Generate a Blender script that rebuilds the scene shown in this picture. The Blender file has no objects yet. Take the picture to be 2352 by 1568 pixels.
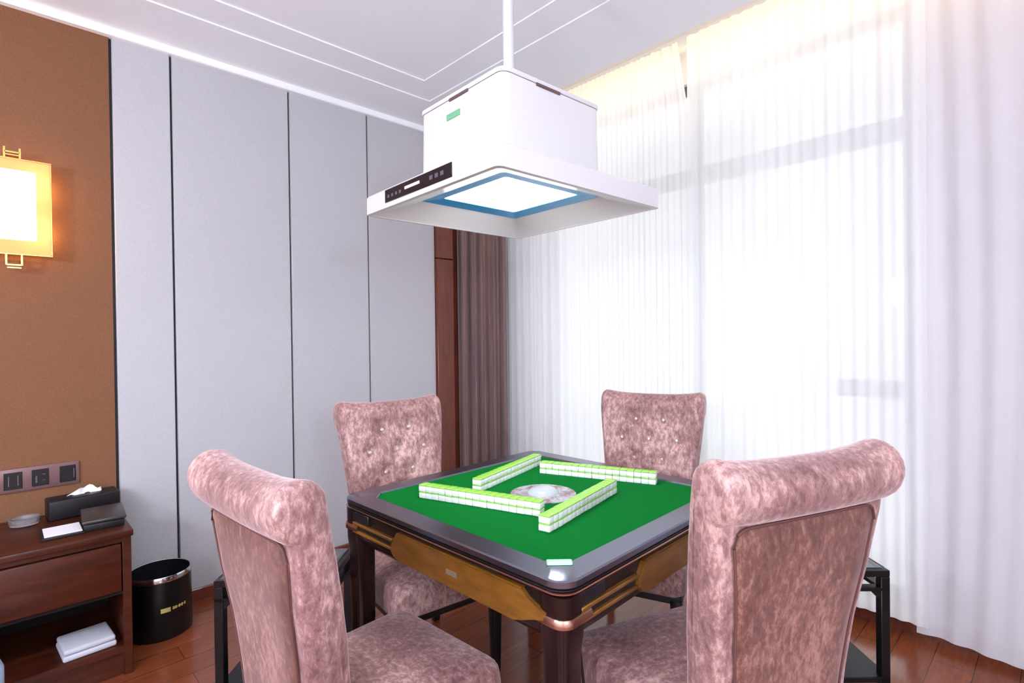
import bpy, bmesh, math, random
from math import sin, cos, pi, radians, sqrt, tan, atan2
from mathutils import Vector, Matrix
random.seed(7)
S = bpy.context.scene
COL = S.collection

# ------------------------------------------------------------ camera
cd = bpy.data.cameras.new('camera'); cam = bpy.data.objects.new('camera', cd); COL.objects.link(cam)
PITCH, YAW, ROLL, FPX = 0.00866, 0.80531, -0.01229, 1226.98
Fv = Vector((cos(YAW)*cos(PITCH), sin(YAW)*cos(PITCH), -sin(PITCH)))
Rv = Vector((sin(YAW), -cos(YAW), 0)); Uv = Rv.cross(Fv)
R2 = Rv*cos(ROLL)+Uv*sin(ROLL); U2 = -Rv*sin(ROLL)+Uv*cos(ROLL)
m = Matrix((R2, U2, -Fv)).transposed().to_4x4(); m.translation = Vector((0, 0, 1.35))
cam.matrix_world = m
cd.sensor_width = 36; cd.lens = 36*FPX/2352; cd.clip_start = .02; cd.clip_end = 200
S.camera = cam

# ------------------------------------------------------------ look
S.view_settings.view_transform = 'Standard'
S.view_settings.look = 'None'
S.view_settings.gamma = 1
S.view_settings.use_curve_mapping = False
S.view_settings.exposure = 0.2
w = bpy.data.worlds.new('sky'); S.world = w; w.use_nodes = True
bg = w.node_tree.nodes['Background']; bg.inputs[0].default_value = (.93, .97, 1, 1); bg.inputs[1].default_value = 1.22

def area(name, loc, size, power, color, rot, sy=None):
    l = bpy.data.lights.new(name, 'AREA'); l.energy = power; l.color = color
    l.shape = 'RECTANGLE'; l.size = size; l.size_y = sy or size
    o = bpy.data.objects.new(name, l); o.location = loc; o.rotation_euler = rot; COL.objects.link(o); return o
def point(name, loc, power, color, r=.05):
    l = bpy.data.lights.new(name, 'POINT'); l.energy = power; l.color = color; l.shadow_soft_size = r
    o = bpy.data.objects.new(name, l); o.location = loc; COL.objects.link(o); return o
WINY0, WINY1, WINZ0, WINZ1 = .47, 2.735, .10, 2.83
XB, YA = 2.955, 3.168
pl = area('window_portal', (XB+.16, (WINY0+WINY1)/2, (WINZ0+WINZ1)/2), WINY1-WINY0, 1, (1, 1, 1), (0, radians(90), 0), WINZ1-WINZ0)
pl.data.size = WINZ1-WINZ0; pl.data.size_y = WINY1-WINY0
pl.data.cycles.is_portal = True
FILL_W, LED_W, HOOD_W, SCONCE_W = 92, 5.0, 4.5, 1.3

# ------------------------------------------------------------ helpers
def lin(c):
    return tuple(((x/255)/12.92 if x/255 <= .04045 else ((x/255+.055)/1.055)**2.4) for x in c)
def mat(name, rgb, rough=.5, metal=0, emit=None, es=0, coat=0, spec=.5, sheen=0):
    M = bpy.data.materials.new(name); M.use_nodes = True
    b = M.node_tree.nodes['Principled BSDF']
    b.inputs['Base Color'].default_value = (*lin(rgb), 1)
    b.inputs['Roughness'].default_value = rough; b.inputs['Metallic'].default_value = metal
    b.inputs['Coat Weight'].default_value = coat; b.inputs['Coat Roughness'].default_value = .1
    b.inputs['Specular IOR Level'].default_value = spec
    b.inputs['Sheen Weight'].default_value = sheen
    if emit:
        b.inputs['Emission Color'].default_value = (*lin(emit), 1); b.inputs['Emission Strength'].default_value = es
    return M
def nodes(M):
    nt = M.node_tree; return nt, nt.nodes, nt.links, nt.nodes['Principled BSDF']
def texco(nt, scale=(1, 1, 1), kind='Object', rot=(0, 0, 0)):
    tc = nt.nodes.new('ShaderNodeTexCoord'); mp = nt.nodes.new('ShaderNodeMapping')
    mp.inputs['Scale'].default_value = scale; mp.inputs['Rotation'].default_value = rot
    nt.links.new(tc.outputs[kind], mp.inputs[0]); return mp.outputs[0]
def noise_ramp(M, scale, stops, detail=4, rough=.6, vec=(1, 1, 1), distort=0, bump=0, bdist=.01, rot=(0, 0, 0)):
    nt, N, Lk, b = nodes(M)
    n = N.new('ShaderNodeTexNoise'); n.inputs['Scale'].default_value = scale; n.inputs['Detail'].default_value = detail
    n.inputs['Roughness'].default_value = rough; n.inputs['Distortion'].default_value = distort
    Lk.new(texco(nt, vec, rot=rot), n.inputs['Vector'])
    r = N.new('ShaderNodeValToRGB'); Lk.new(n.outputs['Fac'], r.inputs[0])
    e = r.color_ramp.elements
    e[0].position, e[0].color = stops[0][0], (*lin(stops[0][1]), 1)
    e[1].position, e[1].color = stops[-1][0], (*lin(stops[-1][1]), 1)
    for p, c in stops[1:-1]:
        x = e.new(p); x.color = (*lin(c), 1)
    Lk.new(r.outputs[0], b.inputs['Base Color'])
    if bump:
        bp = N.new('ShaderNodeBump'); bp.inputs['Strength'].default_value = bump; bp.inputs['Distance'].default_value = bdist
        Lk.new(n.outputs['Fac'], bp.inputs['Height']); Lk.new(bp.outputs[0], b.inputs['Normal'])
    return n, r
def obj(name, bm, M, parent=None, smooth=True, loc=None, rotz=None):
    bmesh.ops.recalc_face_normals(bm, faces=bm.faces)
    me = bpy.data.meshes.new(name); bm.to_mesh(me); bm.free()
    ms = M if isinstance(M, (list, tuple)) else [M]
    for x in ms: me.materials.append(x)
    if smooth:
        for p in me.polygons: p.use_smooth = True
        me.set_sharp_from_angle(angle=radians(38))
    o = bpy.data.objects.new(name, me); COL.objects.link(o)
    if parent: o.parent = parent
    if loc: o.location = loc
    if rotz is not None: o.rotation_euler = (0, 0, rotz)
    return o
def thing(name, label, cat, loc=(0, 0, 0), rotz=0, group=None):
    o = bpy.data.objects.new(name, None); COL.objects.link(o); o.empty_display_size = .1
    o.location = loc; o.rotation_euler = (0, 0, rotz); return tag(o, label, cat, group)
def tag(o, label, cat, group=None, kind=None):
    o['label'] = label; o['category'] = cat
    if group: o['group'] = group
    if kind: o['kind'] = kind
    return o
def struct(name, bm, M, parent=None, smooth=False):
    o = obj(name, bm, M, parent, smooth)
    if not parent: o['kind'] = 'structure'
    return o
def B(): return bmesh.new()
def box(bm, x0, x1, y0, y1, z0, z1, bev=0, seg=2, mi=0, M=None):
    r = bmesh.ops.create_cube(bm, size=1)
    vs = r['verts']
    for v in vs:
        v.co = Vector(((x0+x1)/2+v.co.x*(x1-x0), (y0+y1)/2+v.co.y*(y1-y0), (z0+z1)/2+v.co.z*(z1-z0)))
    fs = set(f for v in vs for f in v.link_faces)
    if bev:
        es = list(set(e for v in vs for e in v.link_edges))
        rr_ = bmesh.ops.bevel(bm, geom=es, offset=bev, segments=seg, profile=.5, affect='EDGES')
        fs = set(f for v in rr_['verts'] for f in v.link_faces) | set(f for f in fs if f.is_valid)
    for f in fs: f.material_index = mi
    if M is not None:
        vv = set(v for f in fs for v in f.verts)
        for v in vv: v.co = M @ v.co
    return bm
def loft(bm, rings, cap0=True, cap1=True, closed=True, mi=0):
    R = [[bm.verts.new(p) for p in r] for r in rings]
    n = len(R[0])
    for a, b in zip(R, R[1:]):
        for i in range(n if closed else n-1):
            j = (i+1) % n
            f = bm.faces.new((a[i], a[j], b[j], b[i])); f.material_index = mi
    if cap0: bm.faces.new(R[0][::-1]).material_index = mi
    if cap1: bm.faces.new(R[-1]).material_index = mi
    return R
def rr(hx, hy, r, z, n=5, chamfer=False, cx=0, cy=0):
    out = []
    for k, (sx, sy) in enumerate(((1, 1), (-1, 1), (-1, -1), (1, -1))):
        a0 = k*pi/2
        c = Vector((cx+sx*(hx-r), cy+sy*(hy-r)))
        P = c+Vector((cos(a0), sin(a0)))*r; Q = c+Vector((cos(a0+pi/2), sin(a0+pi/2)))*r
        for i in range(n+1):
            t = i/n
            if chamfer: p = P.lerp(Q, t)
            else: p = c+Vector((cos(a0+t*pi/2), sin(a0+t*pi/2)))*r
            out.append((p.x, p.y, z))
    return out
def circ(r, z, n=32, cx=0, cy=0): return [(cx+r*cos(2*pi*i/n), cy+r*sin(2*pi*i/n), z) for i in range(n)]
def lathe(bm, prof, n=32, cx=0, cy=0, cap0=True, cap1=True, mi=0):
    return loft(bm, [circ(r, z, n, cx, cy) for r, z in prof], cap0, cap1, mi=mi)
def tube(bm, pts, r, n=8, mi=0):
    pts = [Vector(p) for p in pts]; rings = []
    for i, p in enumerate(pts):
        t = (pts[min(i+1, len(pts)-1)]-pts[max(i-1, 0)]).normalized()
        ref = Vector((0, 0, 1)) if abs(t.z) < .9 else Vector((1, 0, 0))
        a = t.cross(ref).normalized(); b = t.cross(a)
        rings.append([tuple(p+a*r*cos(2*pi*k/n)+b*r*sin(2*pi*k/n)) for k in range(n)])
    return loft(bm, rings, mi=mi)
def prism(bm, poly, axis, d0, d1, mi=0):
    """poly of (u,v); axis 'x': (d,u,v), 'y': (u,d,v), 'z': (u,v,d)"""
    def P(u, v, d): return {'x': (d, u, v), 'y': (u, d, v), 'z': (u, v, d)}[axis]
    return loft(bm, [[P(u, v, d0) for u, v in poly], [P(u, v, d1) for u, v in poly]], mi=mi)
def copy_tree(o, parent=None):
    c = o.copy(); COL.objects.link(c); c.parent = parent
    for ch in [x for x in bpy.data.objects if x.parent == o]:
        copy_tree(ch, c)
    return c

# ------------------------------------------------------------ materials
m_ceil = mat('ceiling_paint', (243, 245, 250), .8)
m_white = mat('white_paint', (232, 230, 232), .7)
m_grey = mat('grey_wall_fabric', (198, 199, 210), .85)
noise_ramp(m_grey, 260, [(.35, (176, 175, 180)), (.65, (187, 185, 189))], bump=.15, bdist=.002)
m_brown = mat('brown_wall_fabric', (158, 112, 82), .8)
noise_ramp(m_brown, 200, [(.35, (112, 72, 45)), (.65, (126, 83, 53))], bump=.2, bdist=.002)
m_joint = mat('dark_joint', (38, 38, 48), .6)
m_wood = mat('reddish_wood', (112, 60, 40), .38, coat=.15)
noise_ramp(m_wood, 6, [(.3, (86, 38, 24)), (.5, (104, 48, 32)), (.75, (120, 60, 40))], vec=(6, 6, .6), distort=1.5)
m_cab = mat('cabinet_wood', (120, 58, 34), .36, coat=.05, spec=.25)
noise_ramp(m_cab, 5, [(.3, (52, 20, 11)), (.5, (66, 28, 15)), (.75, (80, 36, 20))], vec=(.8, 6, 6), distort=1.2)
m_cabshade = mat('cabinet_inside_shade', (24, 14, 12), .7, spec=.2)  # near-black inside: shade of the open compartment put into the colour
m_black = mat('black_metal', (9, 9, 11), .35, spec=.35)
m_blackwood = mat('black_lacquer_wood', (16, 13, 15), .3)
m_leather = mat('black_leather', (22, 18, 21), .42, spec=.35)
m_chrome = mat('chrome', (215, 212, 215), .12, 1)
m_paper = mat('white_paper', (240, 238, 245), .7)
m_cloth = mat('white_towel', (188, 188, 198), .9)
m_hood = mat('hood_white_enamel', (216, 215, 218), .3)
m_hoodin = mat('hood_white_inside', (225, 224, 228), .35)
m_slot = mat('slot_brown', (96, 74, 74), .6)
m_greenlogo = mat('green_badge', (110, 175, 130), .4)
m_panelblk = mat('control_panel', (30, 26, 32), .2)
m_display = mat('display', (220, 215, 200), .3, emit=(240, 235, 215), es=.5)
m_pad = mat('touch_marks', (84, 86, 98), .3)
m_light = mat('lamp_white', (255, 255, 255), .4, emit=(244, 252, 255), es=9)
m_blue = mat('blue_lamp_frame', (30, 128, 178), .25, emit=(30, 130, 185), es=.3)
m_dkborder = mat('table_rim', (128, 131, 146), .27, 1)
m_rubber = mat('black_seam', (18, 16, 20), .4)
m_copper = mat('copper_edge', (196, 150, 132), .22, 1)
m_body = mat('table_body', (44, 30, 28), .25, .4)
m_leg = mat('table_leg_brown', (46, 28, 27), .25, .55)
m_gold = mat('golden_wood_panel', (150, 98, 30), .35, .15, coat=.2)
noise_ramp(m_gold, 5, [(.3, (112, 72, 20)), (.7, (140, 92, 30))], vec=(2, 2, 8))
m_felt = mat('green_felt', (18, 120, 52), .95, spec=.05)
noise_ramp(m_felt, 350, [(.3, (4, 96, 34)), (.7, (8, 110, 42))])
m_tilew = mat('tile_ivory', (236, 240, 238), .25)
m_tileg = mat('tile_green_back', (146, 204, 78), .25)
m_tilel = mat('tile_line', (70, 100, 60), .4)
m_wheel = mat('wheel_plastic', (205, 195, 205), .15)
noise_ramp(m_wheel, 22, [(.35, (96, 50, 56)), (.45, (150, 128, 138)), (.6, (176, 176, 184)), (.7, (90, 120, 100))], detail=3)
m_dome = mat('wheel_dome', (176, 182, 188), .12, coat=.4)
m_metalgrey = mat('grey_label', (150, 140, 120), .4, .4)
m_ash = mat('clear_glass', (240, 240, 245), .05)
m_ash.node_tree.nodes['Principled BSDF'].inputs['Transmission Weight'].default_value = .9
m_socket = mat('socket_frame', (122, 92, 92), .35, .3)
m_module = mat('socket_module', (18, 16, 20), .25)
m_brass = mat('brass', (226, 186, 110), .25, .9)
m_gold2 = mat('gold_emblem', (200, 184, 110), .4, .4)
m_stone = mat('window_frame_grey', (84, 90, 104), .5)
m_sill = mat('sill_stone', (214, 208, 200), .5)
m_dkcurt = mat('brown_drape', (104, 78, 78), .9, sheen=.2)
noise_ramp(m_dkcurt, 3, [(.3, (104, 80, 84)), (.7, (136, 106, 100))], vec=(4, 4, .3))
m_warmled = mat('warm_led', (255, 220, 150), .5, emit=(255, 214, 130), es=6)
m_shade = mat('sconce_shade', (255, 214, 140), .5)
m_bottle = mat('pale_blue_plastic', (176, 206, 236), .3)
m_blue2 = mat('navy_plastic', (20, 50, 90), .4)
m_cord = mat('black_rubber', (12, 12, 12), .5)
m_crystal = mat('crystal_button', (235, 232, 235), .08, .6)

def velvet(name, lo, mid, hi):
    M = mat(name, mid, .62, sheen=.55)
    nt, N, Lk, b = nodes(M)
    b.inputs['Sheen Roughness'].default_value = .4
    b.inputs['Sheen Tint'].default_value = (*lin((250, 225, 228)), 1)
    co = texco(nt, (1, 1, .5))
    n = N.new('ShaderNodeTexNoise'); n.inputs['Scale'].default_value = 62; n.inputs['Detail'].default_value = 6
    n.inputs['Roughness'].default_value = .75; n.inputs['Distortion'].default_value = .25
    Lk.new(co, n.inputs['Vector'])
    n2 = N.new('ShaderNodeTexNoise'); n2.inputs['Scale'].default_value = 5; n2.inputs['Detail'].default_value = 2
    Lk.new(co, n2.inputs['Vector'])
    ad = N.new('ShaderNodeMath'); ad.operation = 'MULTIPLY_ADD'; ad.inputs[1].default_value = .35
    Lk.new(n2.outputs['Fac'], ad.inputs[0]); 
    mu = N.new('ShaderNodeMath'); mu.operation = 'MULTIPLY'; mu.inputs[1].default_value = .65
    Lk.new(n.outputs['Fac'], mu.inputs[0]); Lk.new(mu.outputs[0], ad.inputs[2])
    r = N.new('ShaderNodeValToRGB'); e = r.color_ramp.elements
    e[0].position = .39; e[0].color = (*lin(lo), 1); e[1].position = .61; e[1].color = (*lin(hi), 1)
    x = e.new(.5); x.color = (*lin(mid), 1)
    Lk.new(ad.outputs[0], r.inputs[0]); Lk.new(r.outputs[0], b.inputs['Base Color'])
    bp = N.new('ShaderNodeBump'); bp.inputs['Strength'].default_value = .25; bp.inputs['Distance'].default_value = .002
    Lk.new(n.outputs['Fac'], bp.inputs['Height']); Lk.new(bp.outputs[0], b.inputs['Normal'])
    return M
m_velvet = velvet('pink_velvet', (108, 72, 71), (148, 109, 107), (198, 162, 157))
m_velvet_shaded = velvet('pink_velvet_shaded', (84, 48, 41), (113, 72, 62), (158, 115, 103))  # browner velvet copy: shade on the backlit backs painted into its colour

m_seamshade = mat('seam_crease_shade', (96, 60, 56), .8)  # darker than the velvet, colouring in the shade of the seam crease
m_floor = mat('wood_floor', (150, 84, 50), .22, coat=.35, spec=.6)
def build_floor_mat(M):
    nt, N, Lk, b = nodes(M)
    co = texco(nt, (1, 1, 1))
    br = N.new('ShaderNodeTexBrick'); br.inputs['Scale'].default_value = 1
    br.inputs['Brick Width'].default_value = 1.1; br.inputs['Row Height'].default_value = .13
    br.inputs['Mortar Size'].default_value = .0015; br.inputs['Color1'].default_value = (*lin((126, 64, 38)), 1)
    br.inputs['Color2'].default_value = (*lin((144, 75, 43)), 1); br.inputs['Mortar'].default_value = (*lin((70, 38, 26)), 1)
    Lk.new(co, br.inputs['Vector'])
    n = N.new('ShaderNodeTexNoise'); n.inputs['Scale'].default_value = 7; n.inputs['Detail'].default_value = 6; n.inputs['Distortion'].default_value = 1
    Lk.new(texco(nt, (1, 9, 1)), n.inputs['Vector'])
    mx = N.new('ShaderNodeMix'); mx.data_type = 'RGBA'; mx.blend_type = 'MULTIPLY'; mx.inputs[0].default_value = .6
    r = N.new('ShaderNodeValToRGB'); r.color_ramp.elements[0].position = .3; r.color_ramp.elements[0].color = (.55, .5, .45, 1)
    r.color_ramp.elements[1].position = .7
    Lk.new(n.outputs['Fac'], r.inputs[0]); Lk.new(br.outputs['Color'], mx.inputs[6]); Lk.new(r.outputs[0], mx.inputs[7])
    Lk.new(mx.outputs[2], b.inputs['Base Color'])
build_floor_mat(m_floor)

m_fillglobe = mat('fill_glow', (250, 250, 250), .3, emit=(235, 242, 255), es=FILL_W)  # glow of the added globes, room fill from no visible source
def sheer(name, rgb, transp, transl, streak=.12, trgb=(255, 255, 255)):
    M = bpy.data.materials.new(name); M.use_nodes = True; nt = M.node_tree; N = nt.nodes; Lk = nt.links
    N.remove(N['Principled BSDF']); out = N['Material Output']
    tr = N.new('ShaderNodeBsdfTransparent'); tr.inputs[0].default_value = (*lin(trgb), 1)
    tl = N.new('ShaderNodeBsdfTranslucent'); tl.inputs[0].default_value = (*lin(rgb), 1)
    df = N.new('ShaderNodeBsdfDiffuse'); df.inputs[0].default_value = (*lin(rgb), 1)
    m1 = N.new('ShaderNodeMixShader'); m1.inputs[0].default_value = transl
    Lk.new(df.outputs[0], m1.inputs[1]); Lk.new(tl.outputs[0], m1.inputs[2])
    m2 = N.new('ShaderNodeMixShader')
    n = N.new('ShaderNodeTexNoise'); n.inputs['Scale'].default_value = 14; n.inputs['Detail'].default_value = 3
    Lk.new(texco(nt, (1, 1, .03)), n.inputs['Vector'])
    mr = N.new('ShaderNodeMapRange'); mr.inputs[1].default_value = .3; mr.inputs[2].default_value = .7
    mr.inputs[3].default_value = transp-streak; mr.inputs[4].default_value = transp+streak
    Lk.new(n.outputs['Fac'], mr.inputs[0]); Lk.new(mr.outputs[0], m2.inputs[0])
    Lk.new(m1.outputs[0], m2.inputs[1]); Lk.new(tr.outputs[0], m2.inputs[2]); Lk.new(m2.outputs[0], out.inputs[0])
    return M
m_sheer = sheer('white_sheer', (250, 250, 252), .12, .62, .06)
m_sheer2 = sheer('thick_sheer', (228, 225, 230), .07, .45, .06)
m_pane = bpy.data.materials.new('window_glass'); m_pane.use_nodes = True
def pane_mat(M, tint=(1, 1, 1), k=.08):
    nt = M.node_tree; N = nt.nodes; N.remove(N['Principled BSDF'])
    t = N.new('ShaderNodeBsdfTransparent'); t.inputs[0].default_value = (*tint, 1)
    g = N.new('ShaderNodeBsdfGlossy'); g.inputs['Roughness'].default_value = .02
    x = N.new('ShaderNodeMixShader'); x.inputs[0].default_value = k
    nt.links.new(t.outputs[0], x.inputs[1]); nt.links.new(g.outputs[0], x.inputs[2]); nt.links.new(x.outputs[0], N['Material Output'].inputs[0])
pane_mat(m_pane)
m_standglass = bpy.data.materials.new('stand_glass'); m_standglass.use_nodes = True; pane_mat(m_standglass, (.85, .9, .9), .3)
m_sconceglass = bpy.data.materials.new('sconce_glass'); m_sconceglass.use_nodes = True
def sc_mat(M):
    nt = M.node_tree; N = nt.nodes; N.remove(N['Principled BSDF'])
    t = N.new('ShaderNodeBsdfTranslucent'); t.inputs[0].default_value = (*lin((190, 160, 130)), 1)
    e = N.new('ShaderNodeEmission'); e.inputs[0].default_value = (*lin((255, 208, 150)), 1); e.inputs[1].default_value = .62
    a = N.new('ShaderNodeAddShader'); nt.links.new(t.outputs[0], a.inputs[0]); nt.links.new(e.outputs[0], a.inputs[1])
    nt.links.new(a.outputs[0], N['Material Output'].inputs[0])
sc_mat(m_sconceglass)

# ------------------------------------------------------------ room
X0, Y0 = -2.6, -2.3
ZS, ZM, ZP = 2.83, 2.843, 3.06       # soffit, middle ceiling, curtain pocket
bm = B(); box(bm, X0-.15, XB+.25, Y0-.15, YA+.15, -.12, 0); struct('floor', bm, m_floor)
bm = B(); box(bm, X0, XB+.2, YA, YA+.12, 0, ZP+.1)
wl = struct('wall_left', bm, m_joint)
# brown covering and four grey panels set on the left wall
bm = B(); box(bm, X0, .396, YA-.014, YA, .06, 2.80); obj('brown_wall_covering', bm, m_brown, wl, False)
for a, b in ((.408, .643), (.653, 1.234), (1.244, 1.736), (1.746, 2.262)):
    bm = B(); box(bm, a, b, YA-.024, YA, .06, 2.80, .003, 1); obj('grey_wall_panel', bm, m_grey, wl)
bm = B(); box(bm, X0-.12, X0, Y0-.12, YA+.12, 0, ZP+.1); struct('wall_back', bm, m_white)
bm = B(); box(bm, X0, XB+.2, Y0-.12, Y0, 0, ZP+.1); struct('wall_near', bm, m_white)
# window wall with its opening
bm = B(); t0, t1 = XB, XB+.2
box(bm, t0, t1, Y0, WINY0, 0, ZP+.1); box(bm, t0, t1, WINY1, YA, 0, ZP+.1)
box(bm, t0, t1, WINY0, WINY1, 0, WINZ0); box(bm, t0, t1, WINY0, WINY1, WINZ1, ZP+.1)
struct('wall_right', bm, m_white)
# ceiling: stepped middle, soffit around it and the curtain pocket
bm = B()
box(bm, X0-.1, XB+.2, Y0-.1, YA+.1, ZP, ZP+.12)
box(bm, X0, 1.97, Y0, 2.77, ZM, ZP)                 # raised middle
box(bm, X0, 2.06, 2.58, 2.77, 2.8365, ZM)            # inner step
box(bm, 1.80, 1.97, Y0, 2.58, 2.8365, ZM)
box(bm, X0, 2.44, 2.77, YA, ZS, ZP)                 # soffit over the panelled wall
box(bm, 1.97, 2.44, Y0, 2.77, ZS, ZP)               # soffit beside the window pocket
struct('ceiling', bm, m_ceil)
bm = B(); prism(bm, [(YA, 2.795), (YA-.045, 2.795), (YA-.05, 2.80), (YA-.05, 2.83), (YA, 2.83)], 'x', X0, 2.44)
struct('trim_1', bm, m_ceil)
# baseboards
bm = B()
prism(bm, [(YA, 0), (YA-.034, 0), (YA-.034, .058), (YA-.03, .064), (YA, .064)], 'x', X0, 2.262); struct('baseboard_left', bm, m_wood)
bm = B(); prism(bm, [(XB, 0), (XB-.02, 0), (XB-.02, .06), (XB-.016, .066), (XB, .066)], 'y', Y0, YA); struct('baseboard_right', bm, m_wood)
# wooden pilaster beside the curtain
bm = B(); box(bm, 2.264, 2.41, YA-.05, YA, 0, 1.916, .003, 1); box(bm, 2.264, 2.41, YA-.05, YA, 1.922, 2.80, .003, 1)
box(bm, 2.41, 2.455, YA-.03, YA, 0, 2.80)
struct('trim_2', bm, m_wood, smooth=True)
# window frame and glass
wf = B(); xg0, xg1 = XB+.03, XB+.10
fw = .05
box(wf, xg0, xg1, WINY0, WINY0+fw, WINZ0, WINZ1); box(wf, xg0, xg1, WINY1-fw, WINY1, WINZ0, WINZ1)
box(wf, xg0, xg1, WINY0, WINY1, WINZ0, WINZ0+.05); box(wf, xg0, xg1, WINY0, WINY1, WINZ1-.03, WINZ1)
box(wf, xg0, xg1, WINY0+fw, WINY1-fw, 2.245, 2.335)
box(wf, xg0, xg1, 1.50, 1.55, WINZ0, WINZ1)
box(wf, xg0, xg1, WINY0+fw, .80, 1.04, 1.12)
win = struct('window_1', wf, m_stone)
bm = B(); box(bm, XB+.06, XB+.068, WINY0+.01, WINY1-.01, WINZ0+.01, WINZ1-.01); obj('window_pane', bm, m_pane, win, False)
bm = B(); box(bm, XB-.10, XB+.03, WINY0, WINY1, WINZ0-.02, WINZ0, .004, 1); obj('window_sill', bm, m_sill, win)

# warm LED strip hidden behind the soffit edge
bm = B(); box(bm, 2.442, 2.454, -1.0, 3.0, 2.90, 2.912)
led = tag(obj('led_strip', bm, m_warmled, None, False), 'warm glowing light strip in the curtain pocket above the window', 'light strip')
lo = area('led_strip_light', (2.47, 1.0, 2.93), .03, LED_W, (1, .76, .42), (0, radians(-110), 0), 4.0); lo.parent = led

# added fill light: glowing globes hung out of view behind the camera
for i, (x, y) in enumerate(((-1.3, 1.3), (-.2, -1.6), (-1.7, -.4))):
    t = thing('fill_globe', ['added white fill globe nearest the panelled wall', 'added white fill globe nearest the window wall', 'added white fill globe in the rear of the room'][i], 'fill light', (x, y, 0), group='added fill globes')
    bm = B(); lathe(bm, [(.06, ZM-.025), (.06, ZM)], 24); obj('fill_mount', bm, m_hood, t)
    bm = B(); lathe(bm, [(.006, 1.94), (.006, ZM-.02)], 10); obj('rod', bm, m_chrome, t)
    bm = B(); lathe(bm, [(.16*sin(pi*k/14)+.0005, 1.8-.16*cos(pi*k/14)) for k in range(15)], 32); gl = obj('globe', bm, m_fillglobe, t)

# ------------------------------------------------------------ curtains
def curtain(bm, path, z0, z1, wave, nz=28, seg=.008, bow=None, hem=0):
    """path: function s->(x,y) for s in 0..L ; wave(s,zf)->offset along normal; returns sheet"""
    f, L = path
    n = max(8, int(L/seg)); rows = []
    for j in range(nz+1):
        zf = j/nz; row = []
        for i in range(n+1):
            s = L*i/n
            x, y = f(s); x2, y2 = f(min(L, s+.01)); x1, y1 = f(max(0, s-.01))
            tx, ty = x2-x1, y2-y1; d = math.hypot(tx, ty); tx, ty = tx/d, ty/d
            o = wave(s, zf); sh = bow(s, zf) if bow else 0
            zz = z0+(z1-z0)*zf
            if zf == 0 and hem: zz += hem*sin(s*9)
            row.append(bm.verts.new((x-ty*o+tx*sh, y+tx*o+ty*sh, zz)))
        rows.append(row)
    for a, b in zip(rows, rows[1:]):
        for i in range(n): bm.faces.new((a[i], a[i+1], b[i+1], b[i]))
def waver(amp, per, seed, irr=.35, sec=.35):
    rnd = random.Random(seed); ph = [rnd.uniform(0, 6.28) for _ in range(5)]
    def w_(s, zf):
        a = amp*(.55+.45*sin(s*2.3+ph[0]+zf*1.1))
        k = 2*pi*s/per+irr*4*sin(s*3.1+ph[1])+.5*sin(zf*2.2+s*5+ph[2])*(1-zf)
        return a*sin(k)+amp*sec*sin(k*2.17+ph[3])
    return w_
ZT = 2.99
def line(x0, y0, x1, y1):
    L = math.hypot(x1-x0, y1-y0); return (lambda s: (x0+(x1-x0)*s/L, y0+(y1-y0)*s/L)), L
# left sheer: from the corner to the meeting edge; its meeting edge slants away near the top
bm = B(); f, L = line(2.77, 3.05, 2.77, 1.452)
curtain(bm, (f, L), .12, ZT, waver(.016, .085, 3), hem=.004, bow=lambda s, zf: -.06*max(0, (zf-.86)/.14)*(s/L)**8)
c1 = tag(obj('sheer_curtain', bm, m_sheer), 'white sheer curtain on the left half of the window, next to the brown drape', 'curtain', 'white sheer curtains at the window')
bm = B(); f, L = line(2.755, 1.452, 2.755, .40)
curtain(bm, (f, L), .12, ZT, waver(.014, .12, 11), hem=.004)
c2 = tag(obj('sheer_curtain', bm, m_sheer), 'white sheer curtain on the right half of the window, behind the nearest chair', 'curtain', 'white sheer curtains at the window')
bm = B(); f, L = line(2.79, .445, 2.64, -.62)
wv = waver(.055, .23, 5, .25, .12)
curtain(bm, (f, L), .08, ZT, lambda s, zf: wv(s, zf)*(.8+.4*sin(pi*zf))+.006*sin(s*41), seg=.005, hem=.006,
        bow=lambda s, zf: .045*sin(pi*zf)*sin(s*4+.5))
c3 = tag(obj('sheer_curtain', bm, m_sheer2), 'thick gathered off-white curtain at the right edge, hanging against the wall', 'curtain', 'white sheer curtains at the window')
# brown drape bunched at the corner
bm = B()
def zig(s):
    return (2.49+.19*s/.9, 3.09-.24*s/.9)
wv2 = waver(.03, .075, 8, .3)
curtain(bm, (lambda s: (2.445+.25*s/.36, 3.115-.255*s/.36), .36), .03, ZT, lambda s, zf: wv2(s, zf), seg=.003)
tag(obj('brown_drape', bm, m_dkcurt), 'dark brown pleated drape bunched in the corner beside the wooden pilaster', 'curtain')
# track
bm = B(); box(bm, 2.74, 2.79, -.9, 3.05, ZT+.03, ZP, .004, 1)
tag(obj('curtain_track', bm, m_hood), 'white curtain track in the pocket above the window', 'curtain track')

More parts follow.
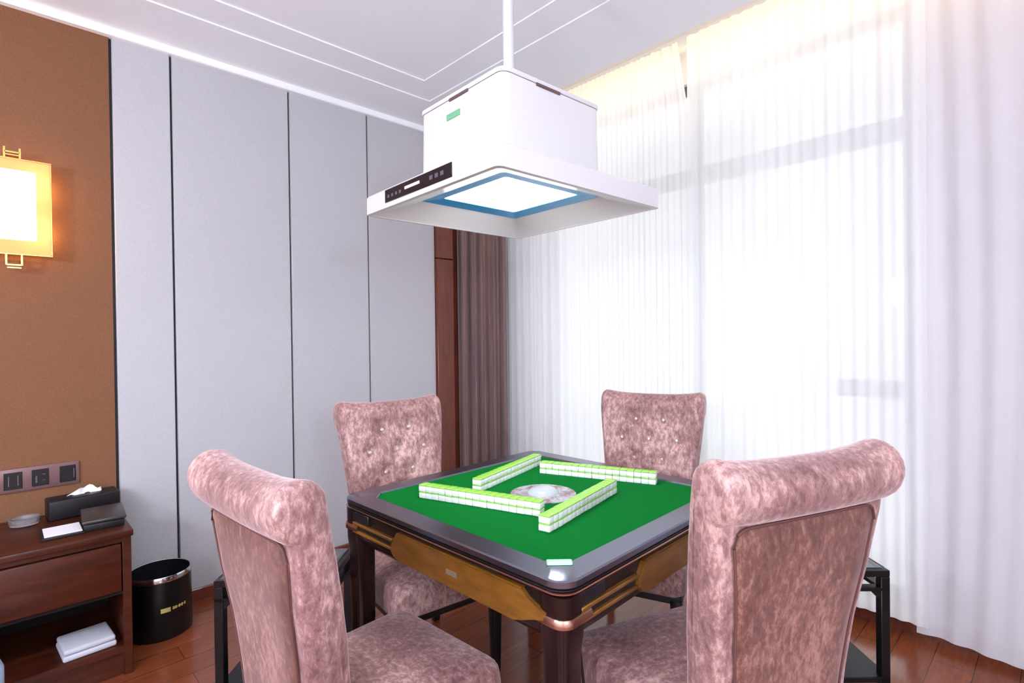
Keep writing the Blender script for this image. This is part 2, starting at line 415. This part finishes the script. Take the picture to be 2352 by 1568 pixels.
# ------------------------------------------------------------ chairs
def back_profile():
    """closed loop (y,z) of the backrest, front side first then around the scroll and down the back; y>0 is the front"""
    pts = []
    fr = [(-.175, .36), (-.18, .46), (-.19, .58), (-.204, .70), (-.222, .80), (-.243, .90), (-.262, .97)]
    for p in fr: pts.append((p, True))
    c = (-.326, 1.004); r = .059
    for k in range(1, 16):
        a = radians(5+k*17); pts.append(((c[0]+r*cos(a), c[1]+r*sin(a)), False))
    bk = [(-.336, .925), (-.320, .80), (-.300, .68), (-.287, .56), (-.280, .46), (-.276, .36)]
    for p in bk: pts.append((p, False))
    return pts
BTN = [(x, z) for z, xs in ((.945, (-.065, .065)), (.855, (-.13, 0, .13)), (.765, (-.065, .065)), (.675, (-.13, 0, .13)), (.585, (-.065, .065))) for x in xs]
def hw(z):  # half width of the backrest
    return .188+.060*max(0, min(1, (z-.45)/.52))**1.4
def resample(pts, step):
    out = []
    n = len(pts)
    for i in range(n):
        a, b = Vector(pts[i]), Vector(pts[(i+1) % n]); k = max(1, int(round((b-a).length/step)))
        for j in range(k): out.append(a.lerp(b, j/k))
    return out
def chair_back():
    bm = B()
    prof = resample([p for p, _ in back_profile()], .018); n = len(prof)
    # normals
    nor = []
    for i in range(n):
        t = (prof[(i+1) % n]-prof[i-1]).normalized(); nor.append(Vector((t.y, -t.x)))
    area_ = sum(prof[i].x*prof[(i+1) % n].y-prof[(i+1) % n].x*prof[i].y for i in range(n))
    sgn = 1 if area_ > 0 else -1
    secs = []
    r = .024
    for k in range(6): a = pi/2*k/5; secs.append((-1, r*(1-sin(a)), r*(1-cos(a))))
    W = 44
    inner = [(-1+2*(i+.0)/W) for i in range(1, W)]
    rings = []
    def ring(side, inset, pull, u=None):
        out = []
        for i in range(n):
            p = prof[i]-nor[i]*sgn*inset
            h_ = hw(p.y)
            x = side*(h_-pull) if u is None else u*(h_-r)
            y, z = p.x, p.y
            if u is not None and z > .5 and nor[i].x*sgn > .3 and y > -.275:   # front: tufting
                d = 0
                for bx, bz in BTN:
                    q2 = ((x-bx)**2+(z-bz)**2)/(.030**2); d += .024*math.exp(-q2)
                for bx, bz in BTN:
                    for dx in (-.065, .065):
                        ex, ez = bx+dx, bz-.09
                        if z < bz and z > bz-.09 and abs(ez-.495) > .01:
                            t = (bz-z)/.09; cx = bx+dx*t; d += .006*math.exp(-((x-cx)/.008)**2)*(abs(ex) < .15)
                y += .006*(1-u*u)-min(d, .026)
            uu = side if u is None else u
            if z > .93: z += .014*abs(uu)**3*min(1, (z-.93)/.06)
            out.append((x, y, z))
        return out
    for s_, ins, pull in secs: rings.append(ring(-1, ins, pull))
    for u in inner: rings.append(ring(0, 0, 0, u))
    for s_, ins, pull in secs[::-1]: rings.append(ring(1, ins, pull))
    loft(bm, rings)
    return bm
def cushion(hx, y0, y1, z0, z1, r=.03, dome=.02, n=24):
    bm = B(); rings = []
    def R(ins, z): return [(x, y+(y0+y1)/2, z) for x, y, _ in rr(hx-ins, (y1-y0)/2-ins, max(.012, .05-ins*.3), z, 6)]
    rings.append(R(.01, z0)); rings.append(R(0, z0+.01)); rings.append(R(-.003, (z0+z1)/2))
    rings.append(R(0, z1-r))
    for k in range(1, 6):
        a = pi/2*k/5; rings.append(R(r*(1-cos(a)), z1-r+r*sin(a)))
    for k, ins in ((.3, .06), (.55, .10), (.8, .15), (1, .20)):
        rings.append([(x*1, y, z1+dome*sin(k*pi/2)) for x, y, _ in R(ins, z1)])
    loft(bm, rings); return bm
def make_chair(label, pink, pink_shaded):
    t = thing('velvet_chair', label, 'chair', group='pink velvet chairs around the game table')
    obj('seat', cushion(.238, -.20, .25, .345, .465), pink, t)
    # frame under the seat
    bm = B(); box(bm, -.225, .225, -.262, .235, .315, .348, .006, 1); obj('seat_frame', bm, m_blackwood, t)
    bk = obj('backrest', chair_back(), pink, t)
    # rear panel, slightly padded, with piping coloured as a shaded seam crease
    bm = B(); rings = []
    ys = [(-.279, .35), (-.283, .46), (-.290, .56), (-.303, .68), (-.323, .80), (-.339, .942), (-.340, .96)]
    def yat(z):
        for a, b in zip(ys, ys[1:]):
            if z <= b[1]: tt = (z-a[1])/(b[1]-a[1]); return a[0]+(b[0]-a[0])*tt
        return ys[-1][0]
    NZ, NX = 26, 22
    grid = []
    for j in range(NZ+1):
        z = .35+(.942-.35)*j/NZ; h_ = hw(z)-.042
        row = []
        for i in range(NX+1):
            u = -1+2*i/NX
            # round the upper corners
            zz = z-.035*(1-sqrt(1-min(1, max(0, (abs(u)-.84)/.16))**2))*(j/NZ)**3
            e = min(1, (1-abs(u))*6)*min(1, (NZ-j)/2.5+.0)
            row.append(bm.verts.new((u*h_, yat(zz)-.001-.008*sqrt(max(0, e)), zz)))
        grid.append(row)
    for a, b in zip(grid, grid[1:]):
        for i in range(NX): bm.faces.new((a[i], a[i+1], b[i+1], b[i]))
    # close towards the backrest
    ed = [e for e in bm.edges if len(e.link_faces) == 1]
    r_ = bmesh.ops.extrude_edge_only(bm, edges=ed)
    for v in [g for g in r_['geom'] if isinstance(g, bmesh.types.BMVert)]: v.co.y += .012
    obj('back_panel', bm, pink_shaded, t)
    pts = []
    for k in range(15): z = .36+(.908-.36)*k/14; pts.append((-(hw(z)-.041), yat(z)-.003, z))
    for k in range(0, 41):
        u = -1+2*k/40; z = .943-.035*(1-sqrt(1-min(1, max(0, (abs(u)-.84)/.16))**2)); pts.append((u*(hw(.93)-.041), yat(z)-.004, z))
    for k in range(15): z = .908-(.908-.36)*k/14; pts.append(((hw(z)-.041), yat(z)-.003, z))
    bm = B(); tube(bm, pts, .003, 6); obj('piping', bm, m_seamshade, t)
    bm = B()
    for sx in (-1, 1):
        for yy, top in ((.215, True), (-.235, False)):
            bm = B(); z1 = .33
            lean = 0 if top else -.05
            rings = [rr(.022, .022, .004, z1, 2, cx=sx*.205, cy=yy), rr(.015, .015, .003, 0, 2, cx=sx*.205, cy=yy+lean)]
            loft(bm, rings); obj('leg', bm, m_blackwood, t)
    pf = [(-.18, .46), (-.19, .58), (-.204, .70), (-.222, .80), (-.243, .90), (-.262, .97)]
    for bx, bz in BTN:
        if bz < .6: continue
        for a, b in zip(pf, pf[1:]):
            if a[1] <= bz <= b[1]: y = a[0]+(b[0]-a[0])*(bz-a[1])/(b[1]-a[1])
        bm = B(); bmesh.ops.create_icosphere(bm, subdivisions=1, radius=.0085, matrix=Matrix.Translation((bx, y-.004, bz)))
        obj('button', bm, m_crystal, t, False)
    return t
chair = make_chair('x', m_velvet, m_velvet_shaded)
def put(o, x, y, deg, label, s=1.0):
    """x,y = middle of the seat front edge ; deg = facing direction in world degrees"""
    a = radians(deg); o.location = (x-.25*s*cos(a), y-.25*s*sin(a), 0); o.rotation_euler = (0, 0, a-pi/2)
    o.scale = (s, s, s); o['label'] = label
CS = 1.0
put(chair, .975, 1.305, 4, 'pink velvet chair at the left front, its scrolled back to the viewer beside the bin', CS)
ch2 = copy_tree(chair); put(ch2, 1.425, .94, 69, 'pink velvet chair at the right front, large scrolled back nearest the window curtain', 1.03)
ch3 = copy_tree(chair); put(ch3, 1.225, 1.60, -97, 'pink buttoned velvet chair behind the table, in front of the grey wall panels', CS)
ch4 = copy_tree(chair); put(ch4, 1.77, 1.23, 199, 'pink buttoned velvet chair behind the table, in front of the bright window', CS)

# ------------------------------------------------------------ mahjong table
TC, TR, HS, TZ = (1.405, 1.31), .028, .513, .79
tb = thing('mahjong_table', 'square game table with green felt, dark rim and golden side panels', 'table', (*TC, 0), TR)
# dark rim ring, top chamfer, inner cut corners
bm = B()
ro = .055
rings = [rr(HS-.006, HS-.006, ro, TZ-.022, 6), rr(HS, HS, ro, TZ-.018, 6), rr(HS, HS, ro, TZ-.004, 6), rr(HS-.004, HS-.004, ro, TZ, 6),
         rr(HS-.072, HS-.072, .045, TZ, 6, True), rr(HS-.076, HS-.076, .045, TZ-.008, 6, True), rr(HS-.076, HS-.076, .045, TZ-.022, 6, True)]
R_ = loft(bm, rings, False, False)
n = len(R_[0])
for i in range(n): bm.faces.new((R_[-1][i], R_[-1][(i+1) % n], R_[0][(i+1) % n], R_[0][i]))
obj('rim', bm, m_dkborder, tb)
bm = B(); loft(bm, [rr(HS-.0755, HS-.0755, .045, TZ-.021, 6, True), rr(HS-.0755, HS-.0755, .045, TZ-.0055, 6, True)]); obj('felt_top', bm, m_felt, tb)
def band(bm, h_, r, z0, z1, t=.004, depth=.02):
    rings = [rr(h_-t, h_-t, r, z0, 6), rr(h_, h_, r, z0+(z1-z0)*.25, 6), rr(h_, h_, r, z0+(z1-z0)*.75, 6), rr(h_-t, h_-t, r, z1, 6)]
    loft(bm, rings)
bm = B(); band(bm, HS-.002, ro, TZ-.028, TZ-.0225, .002); obj('upper_molding', bm, m_rubber, tb)
bm = B(); band(bm, HS+.002, ro, TZ-.034, TZ-.0285, .002); obj('copper_line', bm, m_copper, tb)
bm = B(); band(bm, HS-.006, ro, TZ-.039, TZ-.0345, .002); obj('lower_molding', bm, m_body, tb)
# apron body
bm = B(); loft(bm, [rr(HS-.06, HS-.06, .05, .610, 6), rr(HS-.022, HS-.022, .05, .645, 6), rr(HS-.016, HS-.016, .05, .66, 6), rr(HS-.016, HS-.016, .05, TZ-.0395, 6)])
obj('apron', bm, m_body, tb)
# four faces
for k in range(4):
    M = Matrix.Rotation(pi/2*k, 4, 'Z')      # face at y=-h, u from -h to h (left to right seen from outside)
    def U(u): return -HS+u*HS*2/1.026
    def face(bm):
        for v in bm.verts: v.co = M @ v.co
        return bm
    y1 = -(HS-.016); 
    # golden tall panel
    bm = B()
    poly = [(U(.312), .676), (U(.318), .70), (U(.345), .738), (U(.36), .742), (U(.89), .742), (U(.885), .737), (U(.905), .722), (U(.93), .712), (U(.965), .706), (U(.965), .684), (U(.93), .684), (U(.89), .664), (U(.86), .652), (U(.36), .652), (U(.33), .660)]
    prism(bm, [(u, z) for u, z in poly], 'y', y1-.016, y1+.004)
    bmesh.ops.bevel(bm, geom=[e for e in bm.edges if abs(e.verts[0].co.y-e.verts[1].co.y) < 1e-5 and e.verts[0].co.y < y1-.01], offset=.004, segments=2, affect='EDGES')
    pn = obj('golden_panel', face(bm), m_gold, tb)
    if k == 3 or k == 0:
        bm = B(); box(bm, U(.60), U(.645), y1-.0175, y1-.0155, .690, .704, 0); obj('panel_label', face(bm), m_metalgrey, pn, False)
    # thin golden frame around the stick slot
    bm = B()
    u0, u1 = U(.07), U(.318)
    box(bm, u0, u1, y1-.012, y1+.004, .702, .712, .002, 1); box(bm, u0, u1, y1-.012, y1+.004, .674, .684, .002, 1)
    box(bm, u0, U(.105), y1-.012, y1+.004, .684, .702); 
    obj('slot_frame', face(bm), m_gold, tb)
    bm = B(); box(bm, U(.105), U(.312), y1-.004, y1+.004, .686, .700); obj('stick_slot', face(bm), m_rubber, tb, False)
    bm = B(); box(bm, U(.065), U(.17), y1-.009, y1+.004, .713, .748, .003, 1); obj('display_window', face(bm), m_rubber, tb)
    bm = B(); box(bm, U(.36), U(.80), y1-.008, y1+.004, .7445, .7495, .001, 1); obj('drawer_slot', face(bm), m_rubber, tb)
    # leg and copper corner clasp at the left corner of this face
    bm = B(); cx, cy = -(HS-.052), -(HS-.052)
    loft(bm, [rr(.034, .034, .018, 0, 4, cx=cx, cy=cy), rr(.034, .034, .018, .03, 4, cx=cx, cy=cy), rr(.038, .038, .022, .60, 4, cx=cx, cy=cy), rr(.044, .044, .026, .645, 4, cx=cx, cy=cy), rr(.046, .046, .03, .75, 4, cx=cx, cy=cy)])
    obj('leg', face(bm), m_leg, tb)
    bm = B(); e = HS-.0005
    path = [(-e, -e+.15), (-e, -e+.06)]+[(-e+.036-.036*cos(a), -e+.036-.036*sin(a)) for a in [pi/2*i/7 for i in range(8)]]+[(-e+.06, -e), (-e+.105, -e)]
    rings = []
    for i, (x, y) in enumerate(path):
        a = Vector(path[min(i+1, len(path)-1)])-Vector(path[max(0, i-1)]); a.normalize(); nx, ny = -a.y, a.x   # inward
        z_ = .680 if 0 < i < len(path)-1 else .684
        rings.append([(x, y, z_), (x, y, .694), (x+nx*.004, y+ny*.004, .700), (x+nx*.02, y+ny*.02, .700), (x+nx*.02, y+ny*.02, .678)])
    loft(bm, rings); obj('corner_clasp', face(bm), m_copper, tb)
# centre wheel
wz = TZ-.0055
bm = B(); lathe(bm, [(.118, wz), (.118, wz+.002), (.105, wz+.004), (.06, wz+.005)], 48); wh = obj('centre_wheel', bm, m_wheel, tb)
bm = B(); lathe(bm, [(.058, wz+.005), (.055, wz+.012), (.04, wz+.021), (.02, wz+.026), (.004, wz+.027)], 32); obj('dice_dome', bm, m_dome, wh)
# near corner tab and seams in the rim
bm = B(); M = Matrix.Translation((-(HS-.085), -(HS-.085), TZ))@Matrix.Rotation(-pi/4, 4, 'Z')
box(bm, -.032, .032, -.013, .013, 0, .006, .005, 3); 
for v in bm.verts: v.co = M @ v.co
obj('corner_tab', bm, mat('pale_green_plastic', (176, 226, 190), .25), tb)
# power cord hanging under the table
bm = B(); pts = []
P0_, P1_, P2_ = Vector((-.33, -.40, .62)), Vector((-.30, -.42, .30)), Vector((-.25, -.40, .006))
for i in range(15): t = i/14; pts.append((P0_*(1-t)**2+P1_*2*t*(1-t)+P2_*t*t))
pts += [Vector((-.27, -.30, .006)), Vector((-.30, -.15, .006))]
tube(bm, pts, .004, 6); obj('power_cord', bm, m_cord, tb)

# ------------------------------------------------------------ mahjong tiles
TW, TD, TH = .0276, .038, .0235
def make_tile():
    bm = B(); box(bm, -TW/2+.0002, TW/2-.0002, -TD/2, TD/2, 0, TH-.0048, .0022, 2); 
    o = obj('mahjong_tile', bm, m_tilew)
    bm = B(); box(bm, -TW/2+.0002, TW/2-.0002, -TD/2, TD/2, TH-.0048, TH, .0022, 2)
    g = obj('tile_back', bm, m_tileg, o)
    return o
tile0 = make_tile()
rows = [((1.083, 1.605), (1.235, 1.150), 'front left'), ((1.250, 1.505), (1.722, 1.632), 'back left'),
        ((1.620, 1.533), (1.800, 1.075), 'back right'), ((1.107, 1.048), (1.620, 1.150), 'front right')]
ORD = ['first', 'second', 'third', 'fourth', 'fifth', 'sixth', 'seventh', 'eighth']
zb = TZ-.0055
first = True
for (a, b, nm) in rows:
    a, b = Vector(a), Vector(b); d = (b-a).normalized(); mid = (a+b)/2; ang = atan2(d.y, d.x)
    for k in range(17):
        for lv in range(2):
            if first: o = tile0; g = o.children[0]; first = False
            else:
                o = tile0.copy(); COL.objects.link(o); g = tile0.children[0].copy(); COL.objects.link(g); g.parent = o
            p = mid+d*((k-8)*(TW+.0002))
            j = .0009
            o.location = (p.x+random.uniform(-j, j), p.y+random.uniform(-j, j), zb+lv*TH); o.rotation_euler = (0, 0, ang+random.uniform(-.01, .01))
            place = 'in its very middle' if k == 8 else '%s from its %s end' % (ORD[min(k, 16-k)], 'left' if k < 8 else 'right')
            tag(o, 'green-backed mahjong tile, %s layer of %s row, %s' % (('lower', 'upper')[lv], nm, place), 'mahjong tile', 'mahjong tiles in four rows on the green felt')

# ------------------------------------------------------------ hood lamp
HC, HR = (1.357, 1.412), -.037
hd = thing('hood_lamp', 'white square smoke hood with a blue-edged lamp hanging over the game table', 'hood lamp', (*HC, 0), HR)
z0, h2 = 1.805, .383
bm = B()
rings = [rr(.235, .235, .006, 1.856, 4), rr(.25, .25, .02, 1.846, 4), rr(h2-.018, h2-.018, .02, z0+.004, 4), rr(h2-.014, h2-.014, .02, z0, 4), rr(h2, h2, .02, z0+.001, 4), rr(h2, h2, .022, 1.868, 4), rr(h2-.006, h2-.006, .022, 1.874, 4), rr(.22, .22, .022, 1.880, 4)]
loft(bm, rings, False, True); obj('canopy', bm, m_hood, hd)
bm = B(); loft(bm, [rr(.236, .236, .03, 1.872, 5), rr(.232, .232, .03, 2.160, 5), rr(.232, .232, .03, 2.163, 5)]); bx = obj('motor_box', bm, m_hood, hd)
bm = B(); loft(bm, [rr(.234, .234, .03, 2.165, 5), rr(.236, .236, .03, 2.168, 5), rr(.236, .236, .03, 2.178, 5), rr(.225, .225, .03, 2.186, 5)]); obj('box_lid', bm, m_hood, hd)
bm = B(); lathe(bm, [(.020, 2.184), (.020, ZM)], 24); obj('hanging_pole', bm, m_hood, hd)
bm = B(); lathe(bm, [(.06, ZM-.02), (.065, ZM-.015), (.065, ZM)], 32); obj('ceiling_flange', bm, m_hood, hd)
# lamp recess: white light inside a blue frame
bm = B(); loft(bm, [rr(.234, .234, .005, 1.855, 3), rr(.175, .175, .012, 1.862, 3), rr(.175, .175, .012, 1.868, 3), rr(.234, .234, .005, 1.868, 3)], False, False)
obj('blue_lamp_frame', bm, m_blue, hd)
bm = B(); box(bm, -.176, .176, -.176, .176, 1.864, 1.868); obj('lamp_panel', bm, m_light, hd, False)
ll = area('hood_light', (0, 0, 1.858), .34, HOOD_W, (.96, .99, 1), (0, 0, 0)); ll.parent = hd
# control panel on the face towards -x, badge and vent slots
def U2(u): return u
bm = B(); box(bm, -h2-.003, -h2+.004, -.175, .225, 1.822, 1.866, .001, 1); cp = obj('control_panel', bm, m_panelblk, hd)
bm = B(); box(bm, -h2-.0045, -h2-.002, .00, .09, 1.841, 1.850); obj('display', bm, m_display, cp, False)
bm = B()
for i in range(4): box(bm, -h2-.004, -h2-.002, .115+i*.026, .127+i*.026, 1.836, 1.846)
for i in range(3): box(bm, -h2-.004, -h2-.002, -.135+i*.03, -.118+i*.03, 1.838, 1.851)
obj('touch_buttons', bm, m_pad, cp, False)
bm = B(); box(bm, -.237, -.232, -.015, .06, 2.095, 2.115, .001, 1); obj('green_badge', bm, m_greenlogo, bx)
bm = B(); box(bm, -.2365, -.231, -.06, .045, 2.157, 2.166); obj('vent_slot', bm, m_slot, bx, False)
bm = B(); box(bm, -.09, .02, -.2365, -.231, 2.157, 2.166); obj('vent_slot', bm, m_slot, bx, False)

# ------------------------------------------------------------ side stands
def make_stand(label, loc, ang, LX, LY, H_=.55):
    t = thing('tea_stand', label, 'side table', (*loc, 0), ang, 'black metal tea stands at the table corners')
    q = .030
    for x in (0, LX-q):
        for y in (0, LY-q):
            bm = B(); box(bm, x, x+q, y, y+q, 0, H_-.022, .002, 1); obj('leg', bm, m_black, t)
    for z in (H_-.022, H_-.070):
        th = .022 if z > H_-.03 else .013
        bm = B(); box(bm, 0, LX, 0, q, z, z+th, .002, 1); box(bm, 0, LX, LY-q, LY, z, z+th, .002, 1)
        box(bm, 0, q, q, LY-q, z, z+th); box(bm, LX-q, LX, q, LY-q, z, z+th)
        for (x, sx) in ((q, 1), (LX-q, -1)):
            if th < .02:
                prism(bm, [(x, z), (x+sx*.03, z), (x, z-.03)], 'y', .004, q-.004); prism(bm, [(x, z), (x+sx*.03, z), (x, z-.03)], 'y', LY-q+.004, LY-.004)
        obj('upper_rail' if th > .02 else 'lower_rail', bm, m_black, t)
    bm = B(); box(bm, q*.5, LX-q*.5, q*.5, LY-q*.5, H_-.0, H_+.005, .001, 1); obj('glass_top', bm, m_standglass, t)
    bm = B(); box(bm, 0, LX, 0, LY, .17, .19, .003, 1); obj('shelf', bm, m_black, t)
    return t
a1 = radians(-44)
make_stand('black metal tea stand with glass top behind the left front chair', (.502, 1.969), a1, .385, .27)
a2 = radians(-44); d2 = Vector((cos(a2), sin(a2)))
make_stand('black metal tea stand with glass top beside the right front chair', (2.147-d2.x*.38, .415-d2.y*.38), a2, .38, .30)

# ------------------------------------------------------------ bedside cabinet
cb = thing('side_cabinet', 'reddish brown wooden cabinet with a drawer and open shelf against the brown wall', 'cabinet', (0, 0, 0))
cx0, cx1, cy0, cy1, ch = -.26, .378, 2.65, YA-.036, .59
bm = B(); box(bm, cx0-.01, cx1+.006, cy0-.02, cy1, ch-.028, ch, .006, 2); obj('top', bm, m_cab, cb)
for x in (cx0, cx1-.03):
    bm = B(); box(bm, x, x+.03, cy0, cy1, .0, ch-.028, .002, 1); obj('side_panel', bm, m_cab, cb)
bm = B(); box(bm, cx0+.03, cx1-.03, cy1-.02, cy1, .08, ch-.028); obj('back_board', bm, m_cabshade, cb, False)
bm = B(); box(bm, cx0+.03, cx1-.03, cy0+.006, cy1-.02, .33, .345); obj('divider', bm, m_cabshade, cb, False)
bm = B(); box(bm, cx0+.03, cx1-.03, cy0+.002, cy1-.02, .095, .12); box(bm, cx0+.03, cx1-.03, cy0+.014, cy0+.03, 0, .095); obj('bottom_shelf', bm, m_cab, cb, False)
bm = B(); box(bm, cx0+.034, cx1-.034, cy0-.004, cy0+.02, .345, .535, .004, 2); dr = obj('drawer', bm, m_cab, cb)
bm = B()
prism(bm, [(cx0+.03, .54), (cx1-.03, .54), (cx1-.03, .562), (cx0+.03, .562)], 'y', cy0+.004, cy0+.02); obj('top_rail', bm, m_cab, cb)

# things on and in the cabinet
ts = thing('tissue_box', 'long black tissue box with white tissue sticking out on the cabinet', 'tissue box', (.262, 3.045, ch), radians(4))
bm = B(); box(bm, -.125, .125, -.055, .055, 0, .085, .008, 3); obj('case', bm, m_leather, ts)
bm = B(); rows_ = []
for j in range(7):
    row = []
    for i in range(13):
        u = -1+2*i/12; t = j/6
        row.append(bm.verts.new((u*.065*(1-.25*t)+.02*t, .012*sin(u*5+t*2)*(.4+t)+.02*t, .084+t*.028*(1-.6*u*u)+.006*sin(u*7))))
    rows_.append(row)
for a, b in zip(rows_, rows_[1:]):
    for i in range(12): bm.faces.new((a[i], a[i+1], b[i+1], b[i]))
ti = obj('tissue', bm, m_paper, ts); sm = ti.modifiers.new('thickness', 'SOLIDIFY'); sm.thickness = .0015
fo = thing('leather_box', 'small black leather box with raised lid at the front corner of the cabinet', 'box', (.305, 2.80, ch), radians(-3))
bm = B(); box(bm, -.066, .066, -.085, .085, 0, .028, .004, 2); obj('base', bm, m_leather, fo)
bm = B(); box(bm, -.072, .072, -.09, .09, .030, .044, .005, 2)
for v in bm.verts: v.co.z += .18*(v.co.y+.09)*.35
obj('lid', bm, mat('dark_olive_leather', (52, 46, 46), .35), fo)
pp = thing('memo_tray', 'dark memo tray under a white card, beside the black leather box', 'tray', (.170, 2.795, ch), radians(0))
bm = B(); box(bm, -.066, .068, -.085, .085, 0, .008, .002, 1); obj('tray', bm, m_leather, pp)
bm = B(); box(bm, -.055, .060, -.070, .060, 0, .003)
tag(obj('white_card', bm, m_paper, None, False, (.170, 2.795, ch+.009), 0), 'blank white card lying on the dark memo tray on the cabinet', 'card')
bm = B(); lathe(bm, [(.040, 0), (.047, .004), (.052, .030), (.050, .032), (.044, .028), (.040, .010), (.01, .008)], 36)
tag(obj('ashtray', bm, m_ash, None, True, (.066, 3.02, ch+.0005)), 'clear round glass ashtray at the rear of the cabinet top', 'ashtray')
bm = B(); box(bm, -.085, .085, -.085, .085, 0, .022, .008, 3); box(bm, -.083, .082, -.082, .083, .0225, .044, .009, 3)
tag(obj('folded_towel', bm, m_cloth, None, True, (.238, 2.752, .1205), radians(4)), 'folded white towel on the open shelf of the cabinet', 'towel')
# water bottle seen at the picture's left edge
bo = thing('plastic_bottle', 'pale blue plastic bottle standing on the floor in front of the cabinet', 'bottle', (-.061, 2.50, 0)); bo.scale = (1.36, 1.36, 1.36)
bm = B(); lathe(bm, [(.036, 0), (.042, .008), (.043, .09), (.040, .10), (.043, .11), (.043, .19), (.030, .225), (.015, .245), (.014, .262)], 28); obj('body', bm, m_bottle, bo)
bm = B(); lathe(bm, [(.017, .258), (.017, .282), (.014, .286)], 20); obj('cap', bm, m_blue2, bo)

# ------------------------------------------------------------ waste bin
wb = thing('waste_bin', 'round black waste bin with a shiny metal rim beside the cabinet', 'waste bin', (.528, 2.945, 0), radians(0))
bm = B(); lathe(bm, [(.124, 0), (.128, .006), (.125, .267), (.122, .267), (.121, .02), (.02, .016)], 48, cap1=True); obj('body', bm, m_black, wb)
bm = B(); lathe(bm, [(.1255, .262), (.1265, .264), (.1255, .281), (.123, .286), (.120, .284), (.119, .252)], 48, cap0=False, cap1=False); obj('metal_rim', bm, m_chrome, wb)
bm = B(); R_ = []
prof = [(.1185, .282), (.112, .20), (.10, .12), (.07, .07), (.02, .06)]
rings = []
for r, z in prof: rings.append([((r+.004*sin(9*a+z*50)*(1 if z < .28 else 0))*cos(a), (r+.004*sin(7*a+z*80)*(1 if z < .28 else 0))*sin(a), z+.006*sin(5*a)*(1 if z < .28 else 0)) for a in [2*pi*i/48 for i in range(48)]])
loft(bm, rings, False, True); obj('bin_liner', bm, mat('black_plastic_bag', (22, 22, 26), .25), wb)
def curved(bm, a0, a1, z0, z1, r, n=6):
    lo = [(r*cos(a0+(a1-a0)*i/n), r*sin(a0+(a1-a0)*i/n)) for i in range(n+1)]
    vs = [[bm.verts.new((x, y, z)) for x, y in lo] for z in (z0, z1)]
    for i in range(n): bm.faces.new((vs[0][i], vs[0][i+1], vs[1][i+1], vs[1][i]))
bm = B(); A0 = radians(-100)
def sgl(u0, u1, z0_, z1_): curved(bm, A0+u0, A0+u1, z0_, z1_, .1285)
sgl(0.0, .30, .128, .148)
for i, (w0, z_) in enumerate(((.36, 0), (.44, 0), (.56, 0), (.66, 0), (.78, 0))): sgl(w0, w0+.07, .132, .145)
sgl(.36, .86, .1375, .1395)
obj('gold_emblem', bm, m_gold2, wb, False)

# ------------------------------------------------------------ socket plate
sp = thing('socket_plate', 'brown metal wall plate with three black switch and socket modules', 'wall socket', (0, YA-.014, 0))
bm = B(); box(bm, -.30, .258, -.012, 0, .706, .808, .003, 2); obj('frame', bm, m_socket, sp)
for i, (a, b) in enumerate(((.006, .066), (.096, .153), (.189, .246), (-.085, -.025))):
    bm = B(); box(bm, a, b, -.0145, -.004, .720, .793, .002, 1); mo = obj('socket_module', bm, m_module, sp)
    bm = B()
    if i == 1:
        box(bm, a+.012, a+.017, -.0155, -.0135, .735, .765); box(bm, a+.035, a+.045, -.0155, -.0135, .768, .771); box(bm, a+.035, a+.045, -.0155, -.0135, .742, .745)
    elif i == 0:
        box(bm, a+.014, a+.017, -.0155, -.0135, .735, .778); box(bm, a+.044, a+.047, -.0155, -.0135, .735, .778)
    else:
        box(bm, b-.009, b-.006, -.0155, -.0135, .735, .778)
    obj('module_mark', bm, m_pad, mo, False)

# ------------------------------------------------------------ wall sconce
yw = YA-.014
sc = thing('wall_sconce', 'glowing square wall lamp with a framed shade and brass brackets on the brown wall', 'wall lamp', (0, yw, 0))
sx0, sx1, sz0, sz1, sy = -.145, .170, 1.725, 2.118, -.10
bm = B(); box(bm, sx0, sx1, sy, sy+.006, sz0, sz1, .002, 1); obj('outer_glass', bm, m_sconceglass, sc)
bm = B()
e = .006
for a in ((sx0-e, sx1+e, sz1, sz1+e), (sx0-e, sx1+e, sz0-e, sz0), (sx0-e, sx0, sz0, sz1), (sx1, sx1+e, sz0, sz1)): box(bm, a[0], a[1], sy-.003, sy+.05, a[2], a[3], .001, 1)
obj('frame', bm, m_brass, sc)
bm = B(); box(bm, sx0+.045, sx1-.045, sy-.014, sy-.001, sz0+.055, sz1-.045, .004, 2); obj('glowing_panel', bm, mat('sconce_glow', (255, 240, 200), .5, emit=(255, 240, 196), es=.88), sc)
bm = B(); box(bm, -.03, .06, -.03, 0, 1.80, 2.05, .003, 1); obj('back_plate', bm, m_brass, sc)
for s_, zc in ((1, sz1), (-1, sz0)):
    bm = B(); L_ = .05
    for x in (.028, .076):
        za, zb_ = (zc, zc+L_) if s_ > 0 else (zc-L_, zc)
        box(bm, x-.004, x+.004, sy+.0, sy+.012, za, zb_, .001, 1)
        box(bm, x-.004, x+.004, sy+.012, 0, zc+s_*.02-.004, zc+s_*.02+.004)
    zz = zc+s_*(.03 if s_ > 0 else .048)
    box(bm, .028, .076, sy+.0, sy+.012, zz-.004, zz+.004, .001, 1); box(bm, .030, .074, sy+.002, sy+.03, zz-.014, zz-.009)
    obj('bracket', bm, m_brass, sc)
for z_ in (1.83, 2.02):
    for x_ in (-.10, .125):
        p_ = point('sconce_bulb', (x_, -.045, z_), SCONCE_W, (1, .56, .22), .02); p_.parent = sc
